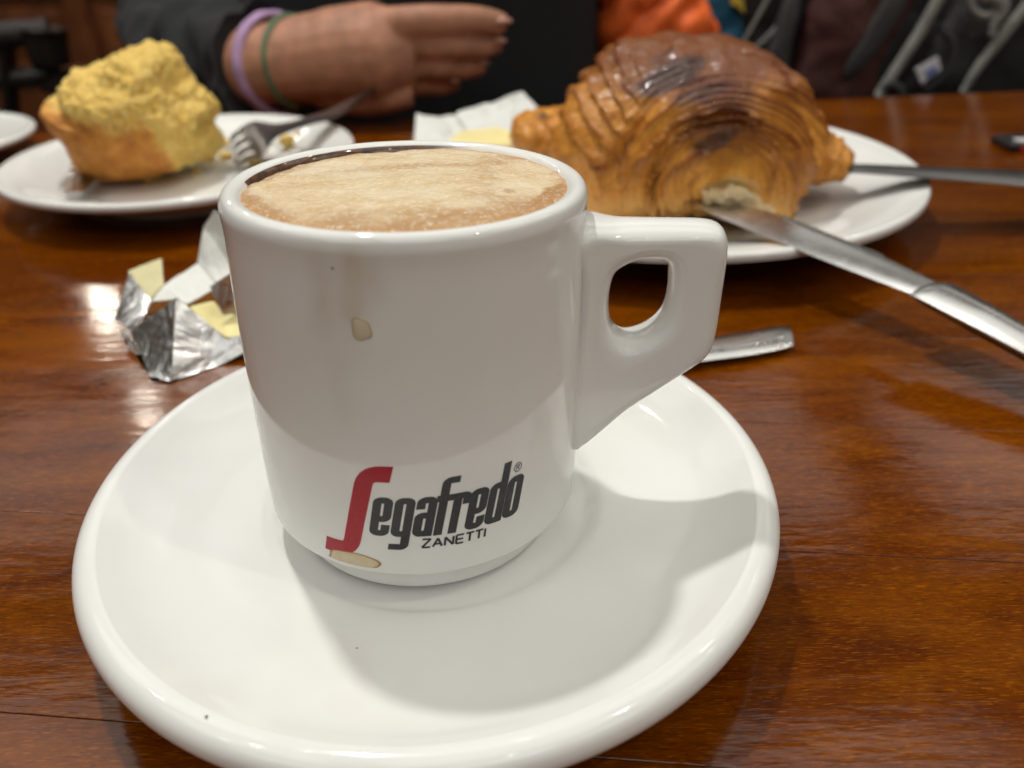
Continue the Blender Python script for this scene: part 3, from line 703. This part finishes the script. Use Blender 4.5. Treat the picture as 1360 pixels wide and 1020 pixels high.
for i in range(4):
    s0, s1 = i/4+.03, (i+1)/4-.05
    L0, R0_ = np.array((318, 169, 2.4)), np.array((343, 212, 2.15)); L1, R1_ = np.array((302, 196, 1.5)), np.array((316, 231, 1.3))
    ea = [L0+(R0_-L0)*s0, .5*(L0+L1)+.5*((R0_-L0)+(R1_-L1))*s0+np.array([-4, -3, .12]), L1+(R1_-L1)*(s0+.03)]
    eb = [L0+(R0_-L0)*s1, .5*(L0+L1)+.5*((R0_-L0)+(R1_-L1))*s1+np.array([-4, -3, .12]), L1+(R1_-L1)*(s1-.03)]
    v, f = ribbon(Zs(ea), Zs(eb), [.13, .12, .08], .5, 14, 5); obj('tine', v, f, M['steel_dull'], lf)
lk = thing('butter_knife', atz(110, 235, 1), 'steel knife with its broad blade end showing under the cake', 'knife')
v, f = ribbon(Zs([(79, 256, 1.66), (92, 232, 1.58), (100, 212, 1.5), (150, 190, 1.4), (230, 175, 1.5)]), Zs([(112, 256, 1.5), (128, 238, 1.42), (144, 218, 1.35), (185, 196, 1.3), (250, 180, 1.4)]), [.05, .1, .12, .14], .5, 40)
obj('blade', v, f, M['steel'], lk, auto=50)

# ------------------------------------------------------------------ butter wrapper of foil beside the saucer
def patch(corners, n=14, crumple=.08, seed=0., th=.035):
    """a crumpled sheet between four corner points (a,b,c,d round the outline), with real thickness"""
    a, b, c, d = (np.array(p, float) for p in corners); V = []
    for i in range(n):
        for j in range(n):
            u, w_ = i/(n-1), j/(n-1)
            V.append((1-u)*(1-w_)*a+u*(1-w_)*b+u*w_*c+(1-u)*w_*d)
    V = np.array(V); nn = np.cross(b-a, d-a); nn /= np.linalg.norm(nn)+1e-9
    g_ = fbm(V, .55, 2, seed); g2 = np.array([noise.voronoi(Vector(x*.6+np.array([seed]*3)))[0][0] for x in V])
    V = V+nn*(crumple*(g_+1.2*(g2-.4)))[:, None]
    F = grid(n, n); V2 = V-nn*th; k_ = len(V)
    F2 = [(q3+k_, q2+k_, q1+k_, q0+k_) for q0, q1, q2, q3 in F]
    rim = [i*n for i in range(n)]+[(n-1)*n+j for j in range(1, n)]+[i*n+n-1 for i in range(n-2, -1, -1)]+[j for j in range(n-2, 0, -1)]
    FR = [(rim[i], rim[(i+1) % len(rim)], rim[(i+1) % len(rim)]+k_, rim[i]+k_) for i in range(len(rim))]
    return np.vstack([V, V2]), F+F2+FR
fo = thing('foil_wrapper', atz(230, 500, 0), 'crumpled silver foil butter wrapper opened beside the saucer', 'wrapper')
Y = at
A = dict(a=Y(151, 423, 10.6), b=Y(176, 441, 9.3), c=Y(205, 512, 7.3), d=Y(228, 515, 7.1), e=Y(330, 466, 8.7), f=Y(298, 446, 8.7), g=Y(234, 396, 9.1), h=Y(201, 400, 11.0), i=Y(171, 361, 12.6), j=Y(215, 344, 13.2), k=Y(218, 379, 11.8), l=Y(262, 350, 13.3), m=Y(285, 375, 12.0), n=Y(330, 400, 11), o=Y(271, 301, 13.9), p=Y(285, 280, 13.8), q=Y(320, 300, 13.2), r=Y(330, 395, 12.4))
floorz = lambda p: np.array([p[0], p[1], max(.05, p[2])])
def sheet(name, cs, mat, seed, cr_=.08, n=14):
    v, f = patch(cs, n, cr_, seed); v[:, 2] = np.maximum(v[:, 2], .04)
    return obj(name, v, f, mat, fo, auto=40)
sheet('foil_side', (A['g'], A['f'], A['e'], A['d']), M['foil'], 1., .22, 26)
sheet('foil_side', (A['b'], A['g'], A['d'], A['c']), M['foil'], 2., .05, 18)
sheet('foil_side', (A['i'], A['h'], A['b'], A['a']), M['foil'], 3., .08)
sheet('foil_base', (A['c'], A['e'], atz(330, 430, .15), atz(160, 440, .15)), M['foil'], 4., .05)
sheet('paper_flap', (A['i'], A['j'], A['k'], A['h']), M['paper_greasy'], 5., .05)
sheet('paper_lining', (A['k'], A['l'], Y(290, 380, 11.4), Y(240, 410, 10.2)), M['paper'], 6., .06)
sheet('paper_lining', (Y(201, 401, 10.1), A['k'], Y(250, 405, 10.4), Y(234, 397, 10.)), M['paper'], 6.5, .04)
sheet('paper_flap', (A['o'], A['p'], A['q'], Y(312, 362, 12.9)), M['paper'], 7., .10)
sheet('paper_flap', (A['l'], A['o'], Y(312, 362, 12.9), Y(290, 378, 12.2)), M['paper'], 8., .06)
sheet('foil_curl', (Y(279, 381, 9.7), Y(312, 360, 10.2), Y(330, 415, 10.4), Y(297, 420, 9.6)), M['foil'], 9., .18)
sheet('foil_side', (Y(296, 446, 8.95), Y(302, 462, 8.6), Y(335, 462, 8.7), Y(335, 448, 8.8)), M['foil'], 10., .06, 8)
def pat(name, pts, dz, mat, label, cat):
    top = [np.array(p) for p in pts]; n_ = len(top); b_ = np.mean(top, 0); b_[2] -= dz
    V = top+[p-np.array([0, 0, dz]) for p in top]
    F = [tuple(range(n_)), tuple(range(2*n_-1, n_-1, -1))]+[(i, n_+i, n_+(i+1) % n_, (i+1) % n_) for i in range(n_)]
    o = obj(name, V, F, mat, base=b_, smooth=False); bevel(o, .12, 3, 20); return tag(o, label, cat)
pat('butter', [Y(249, 406, 9.9), Y(268, 420, 9.3), Y(284, 438, 8.8), Y(302, 452, 8.7), Y(335, 446, 9.2), Y(335, 418, 10.2), Y(297, 414, 10.2), Y(284, 397, 10.8)], .55, M['butter'], 'soft yellow butter in the silver foil wrapper', 'butter')

# ------------------------------------------------------------------ paper wrapper with butter behind the cup
pw = thing('paper_wrapper', (0, 34, 1.9), 'white crumpled paper butter wrapper standing behind the cup', 'wrapper')
def psheet(cs, seed, cr_=.15):
    v, f = patch(cs, 16, cr_, seed); obj('paper_fold', v, f, M['paper'], pw, auto=40)
psheet((Y(553, 150, 36.6), Y(595, 160, 37.2), Y(600, 200, 34.5), Y(548, 200, 34)), 1.)
psheet((Y(566, 158, 38), Y(615, 150, 38.6), Y(650, 180, 36.5), Y(580, 190, 36)), 2.)
psheet((Y(606, 150, 38.2), Y(648, 137, 38.6), Y(668, 172, 37), Y(620, 176, 36.8)), 3.)
psheet((Y(640, 140, 38.6), Y(694, 122, 38.4), Y(722, 152, 37), Y(655, 175, 36.6)), 4., .12)
psheet((Y(690, 123, 38.2), Y(718, 148, 37.4), Y(716, 190, 35.5), Y(670, 180, 36)), 5.)
DZ = np.array([0, 0, .62])
psheet((Y(590, 178, 31.4)-DZ, Y(692, 168, 31.4)-DZ, Y(695, 200, 27.6)-DZ, Y(592, 200, 27.6)-DZ), 6., .06)
psheet((Y(553, 152, 35), Y(572, 166, 33.6), Y(604, 200, 29), Y(552, 200, 30.5)), 8., .12)
pat('butter', [Y(599, 181, 29.4), Y(612, 173, 30.6), Y(664, 168, 30.8), Y(680, 174, 30), Y(678, 192, 28.3), Y(597, 192, 28.3)], .5, M['butter'], 'pale butter lying in the white paper wrapper behind the cup', 'butter')

# ------------------------------------------------------------------ sugar packet at the right edge
sp = thing('sugar_packet', atz(1350, 197, .1), 'small black and red sugar packet at the right edge of the table', 'packet')
c0 = atz(1352, 199, .0)
def pill(x0, x1, y0, y1, z0, z1):
    v, f = box((c0[0]+(x0+x1)/2, c0[1]+(y0+y1)/2, (z0+z1)/2), (x1-x0, y1-y0, z1-z0)); return v, f
v, f = pill(-.9, 3.5, -.6, 1.6, .02, .55); bevel(obj('wrapper', v, f, M['packet_black'], sp, False), .2, 3)
v, f = pill(-.25, 3.3, -.64, -.58, .10, .36); obj('red_band', v, f, M['packet_red'], sp, False)
v, f = pill(-.3, 3.2, -.3, .35, .548, .58); obj('white_band', v, f, M['packet_white'], sp, False)

# ------------------------------------------------------------------ the person across the table
person = thing('person', (-10, 52, 0), 'person in a dark sweater with a hand and bracelets by the table edge', 'person')
def limb(pts, rad, sq=1., n=20, k=22): return tube(pts, rad, n, k, sq)
H = 42.5
parts = [limb([Y(270, 80, 52), Y(300, 88, 47), Y(335, 88, H+1), Y(375, 84, H), Y(420, 78, H)], [3.6, 3.2, 2.75, 2.6, 2.9], 1.), 
         limb([Y(395, 80, H), Y(440, 76, H), Y(500, 72, H), Y(548, 70, H+.3)], [2.5, 3.05, 3.3, 2.3], 1.0)]
# back of the hand flattened by laying four metacarpal ridges over it, then the fingers
fing = [([(470, 42), (555, 28), (600, 25), (640, 26), (671, 32)], [1.2, 1.0, .88, .82, .66], -.8),
        ([(470, 60), (555, 58), (600, 60), (638, 61), (664, 58)], [1.2, 1.0, .88, .82, .64], -.1),
        ([(470, 80), (550, 85), (592, 89), (620, 90), (642, 87)], [1.2, .98, .84, .76, .6], .45),
        ([(460, 100), (530, 107), (566, 112), (590, 113), (608, 110)], [1.15, .92, .78, .68, .52], 1.1)]
for pts, rad, dy in fing:
    parts.append(limb([Y(px, py, H-1.0+dy+.004*(px-470)+(.0 if i < 3 else .45*(i-2))) +(np.array([0, 1.6, 0]) if i == 0 else 0) for i, (px, py) in enumerate(pts)], rad, 1., 14, 20))
parts.append(limb([Y(430, 112, H), Y(480, 128, H-.6), Y(520, 128, H-1.0), Y(548, 126, H-.8)], [1.7, 1.35, 1.1, .8], 1., 14, 16))
v, f = join(parts)
body = obj('body', v, f, M['skin'], person)
r = body.modifiers.new('remesh', 'REMESH'); r.mode = 'VOXEL'; r.voxel_size = .0013; r.use_smooth_shade = True
s = body.modifiers.new('smooth', 'SMOOTH'); s.factor = .5; s.iterations = 22
for pts, rad, dy in fing[:3]:
    (x1, y1), (x0, y0) = pts[-1], pts[-2]
    p = Y(x1-3, y1-4, H-1.0+dy+.004*200+.9-.75)
    vv, ff = tube([p+np.array([-.55, 0, .0]), p+np.array([0, .0, 0.02]), p+np.array([.5, .2, -.03])], [.2, .42, .22], 10, 8, .55); obj('fingernail', vv, ff, M['nail'], person)
def band(name, x0, tilt, R, w_, mat, y, cy, yaw=-.5):
    # torus round the wrist
    c0 = Y(x0, cy, y); V = []; nA, nB = 48, 10
    ax = np.array([math.cos(tilt), yaw, math.sin(tilt)]); ax /= np.linalg.norm(ax); u = np.cross(ax, (0, 1, 0)); u /= np.linalg.norm(u); v_ = np.cross(ax, u)
    for i in range(nA):
        a = 2*math.pi*i/nA
        for j in range(nB):
            b = 2*math.pi*j/nB
            ripple = 1+.10*math.sin(14*a+(b if name == 'braided_bracelet' else 0))
            rr = R+.28*math.sin(b)*ripple; V.append(c0+(u*math.cos(a)+v_*math.sin(a))*rr+ax*(w_*math.cos(b)))
    obj(name, V, grid(nA, nB, True, True), mat, person)
band('hair_band', 368, .10, 3.14, .5, M['lilac'], H+.6, 86, -.75)
band('braided_bracelet', 391, .08, 2.8, .26, M['green'], H+.1, 83, -.5)
def folds(V, s, amp, seed): return amp*fbm(V*np.array([1, 1, 1.4]), s, 3, seed)
# sleeve
v, f = tube([Y(245, -120, 66), Y(248, 20, 62), Y(268, 82, 51), Y(305, 88, 46.8), Y(354, 89, 43.2)], [5.6, 5.5, 5.0, 4.3, 3.7], 48, 60)
v = np.array(v); N_ = v-spline([Y(245, -120, 66), Y(248, 20, 62), Y(268, 82, 51), Y(305, 88, 46.8), Y(354, 89, 43.2)], 60).repeat(48, 0); N_ /= np.linalg.norm(N_, axis=1)[:, None]
x_ = v[:, 0]; v = v+N_*(.38*np.sin(x_*1.5+1.2*fbm(v, .25, 2, 2.)*3+.4*v[:, 2])+folds(v, .3, .5, 5.))[:, None]
v[:, 2] = np.maximum(v[:, 2], .15*np.where(v[:, 1] < 43.5, 1, -40))
obj('sleeve', v, f, M['navy'], person)
# torso behind the hand
def ell(c, r, n1=80, n2=60, p=.8):
    V = []
    for i in range(n2):
        ph = -math.pi/2+math.pi*i/(n2-1)
        for j in range(n1):
            a = 2*math.pi*j/n1
            ca, sa = math.cos(a), math.sin(a)
            V.append((c[0]+r[0]*np.sign(ca)*abs(ca)**p*math.cos(ph)**p, c[1]+r[1]*np.sign(sa)*abs(sa)**p*math.cos(ph)**p, c[2]+r[2]*np.sign(math.sin(ph))*abs(math.sin(ph))**p))
    return np.array(V), grid(n2, n1, False, True)
xl, xr = Y(195, 20, 52)[0], Y(806, 40, 52)[0]
v, f = ell(((xl+xr)/2, 60.5, 4), ((xr-xl)/2, 10.5, 42), p=.62)
v = v+np.array([0, 1, 0])*folds(v, .14, 1.1, 3.)[:, None]
obj('sweater', v, f, M['navy'], person)

# ------------------------------------------------------------------ things heaped behind the table on the right
bench = thing('added_bench', (25, 80, -30), 'black padded bench back added to fill the black gap behind the bags', 'bench')  # dark bench put in behind the bags to fill a black gap
v, f = box((30, 92, 0), (120, 7, 64)); bevel(obj('backrest', v, f, M['leather'], bench, False), 2, 4)
v, f = box((30, 70, -31), (120, 42, 9)); bevel(obj('seat', v, f, M['leather'], bench, False), 2, 4)
for x in (-22, 82):
    v, f = box((x, 80, -55), (6, 20, 40)); obj('leg', v, f, M['chair'], bench, False)
def heap(name, outline, y0, d, mat, cpx, label, cat, seed, amp=.7, sc=.25):
    V, PX, F = solid(outline, y0, d, d, 140, 70, .7, cpx); N = outward(V, F)
    fol = np.sin((PX[:, 0]*.55+PX[:, 1]*.8)/11+3*fbm(V, .15, 2, seed))
    V = V+N*(amp*fbm(V, sc, 3, seed)+1.0*amp*np.abs(fol))[:, None]
    b_ = V.mean(0).copy(); b_[2] = V[:, 2].min()
    return tag(obj(name, V, F, mat, base=b_), label, cat)
heap('orange_jacket', [(800, -180), (870, -190), (905, -60), (930, 5), (945, 40), (930, 72), (880, 110), (840, 170), (800, 200), (795, 60), (798, -60)], 58, 4, M['orange'], (850, 10), 'bright orange garment bunched behind the croissant', 'jacket', 2., .5, .13)
bl = heap('blue_jacket', [(860, -180), (1010, -190), (1030, -60), (1020, 20), (1040, 90), (1000, 160), (900, 160), (890, 60), (880, -40)], 63, 4, M['teal'], (955, 0), 'teal blue garment with a yellow mark behind the croissant', 'jacket', 4., .5)
c0 = Y(980, 3, 58.4); V = []
for i, (x, z) in enumerate([(-.9, 1.6), (0, .5), (.9, 2.4), (.55, .1), (.7, -.9), (0, -.3), (-.5, -.2)]): V.append(c0+np.array([x, 0, z]))
V += [p+np.array([0, 1.2, 0]) for p in V]; n_ = 7
obj('yellow_mark', V, [tuple(range(6, -1, -1)), tuple(range(7, 14))]+[(i, (i+1) % 7, 7+(i+1) % 7, 7+i) for i in range(7)], M['yellow'], bl, False)
# backpack
bp = thing('backpack', Y(1180, 130, 56), 'dark backpack with light grey piping and a white tag behind the table', 'backpack')
V, PX, F = solid([(985, -150), (1200, -200), (1420, -180), (1440, 0), (1420, 160), (1250, 200), (1080, 200), (1010, 160), (985, 60)], 60, 5.5, 8, 120, 60, .6, (1210, 20)); N = outward(V, F)
obj('shell', V+N*(.5*fbm(V, .2, 3, 4.))[:, None], F, M['pack_black'], bp)
def panel(name, pts, y0, d, mat, seed, am=.3):
    P = np.array(pts, float); V, PX, F = solid(pts, y0, d, d, 80, 36, .6, P.mean(0)); N = outward(V, F)
    obj(name, V+N*(am*fbm(V, .35, 3, seed))[:, None], F, mat, bp)
panel('side_panel', [(1040, 140), (1060, 60), (1090, -30), (1180, -60), (1230, -50), (1200, 30), (1170, 90), (1150, 150)], 55.6, 1.6, M['pack_red'], 1.)
panel('mesh_pocket', [(1120, 98), (1130, 70), (1160, 20), (1195, -30), (1208, -10), (1180, 45), (1150, 85), (1125, 106)], 54.2, .5, M['pack_grey'], 2., .1)
panel('front_pocket', [(1180, 130), (1205, 90), (1250, 10), (1290, -60), (1370, -50), (1330, 40), (1290, 110), (1270, 140)], 55.4, 1.5, M['pack_grey'], 3.)
panel('side_pocket', [(1010, 120), (1020, 60), (1050, -20), (1065, -10), (1050, 60), (1040, 130)], 55.2, .8, M['pack_grey'], 5., .1)
def strap(name, pts, y, r, mat, sq=.6):
    v, f = tube([Y(px, py, y) for px, py in pts], r, 10, 26, sq, (0, 1, 0)); obj(name, v, f, mat, bp)
strap('piping', [(1166, 128), (1190, 92), (1222, 42), (1262, -30)], 52.8, [.42, .46, .46, .46], M['trim'], .8)
strap('piping', [(1278, 122), (1300, 88), (1335, 44), (1385, -20)], 52.8, [.3, .42, .46, .46], M['trim'], .8)
strap('zip_tape', [(985, 60), (1005, 25), (1030, -20)], 55, [.14, .16, .16], M['trim']); strap('zip_tape', [(1005, 62), (1030, 38), (1062, -5)], 55, [.16, .2, .2], M['trim'])
strap('strap_loop', [(1248, 40), (1262, 50), (1266, 70), (1258, 95), (1240, 112), (1228, 120)], 53, [.3, .34, .36, .34, .3], M['pack_grey'])
strap('webbing_loop', [(1287, -8), (1292, 12), (1306, 21), (1322, 16), (1316, -2), (1304, -12)], 52.6, [.26]*6, M['trim'])
strap('webbing_strap', [(1312, -6), (1330, 2), (1332, 16), (1322, 30), (1318, 46)], 52.4, [.42, .5, .45, .4, .3], M['trim'], .4)
strap('buckle', [(1172, 118), (1184, 112), (1196, 120), (1198, 128)], 52.5, [.3, .34, .34, .3], M['pack_grey'])
def tagplate(pts, y, mat, name, dy):
    V = [Y(px, py, y) for px, py in pts]; V += [p+np.array([0, dy, 0]) for p in V]
    obj(name, V, [(3, 2, 1, 0), (4, 5, 6, 7)]+[(i, (i+1) % 4, 4+(i+1) % 4, 4+i) for i in range(4)], mat, bp, False)
tagplate([(1216, 92), (1246, 75), (1250, 92), (1224, 112)], 52.3, M['tagw'], 'care_tag', .15)
tagplate([(1229, 95), (1243, 86), (1245, 95), (1232, 105)], 52.24, M['tagb'], 'tag_print', .05)

# ------------------------------------------------------------------ chair behind the left plates
ch = thing('wooden_chair', (-48, 88, -75), 'dark wooden chair with a slatted back behind the cake plate', 'chair')
def bar(pts, r, name, sq=1.):
    v, f = tube([Y(px, py, y) for px, py, y in pts], r, 12, 14, sq); obj(name, v, f, M['chair'], ch)
v, f = ribbon([Y(-60, 58, 82), Y(20, 52, 82), Y(66, 46, 82)], [Y(-60, 40, 84), Y(20, 36, 84), Y(66, 32, 84)], [2, 2.4, 2], .5, 20); obj('top_rail', v, f, M['chair'], ch)
bar([(58, 38, 83), (70, 90, 83), (88, 140, 83), (96, 220, 83)], [2.4, 2.1, 2.0, 2], 'back_post')
bar([(-40, 45, 83), (-35, 120, 83), (-30, 220, 83)], [2.3, 2.1, 2], 'back_post')
bar([(8, 60, 83), (14, 120, 83), (20, 220, 83)], [1.6, 1.5, 1.5], 'back_slat', .5)
bar([(-50, 108, 83), (30, 104, 83), (75, 100, 83)], [1.2, 1.2, 1.2], 'cross_rail')
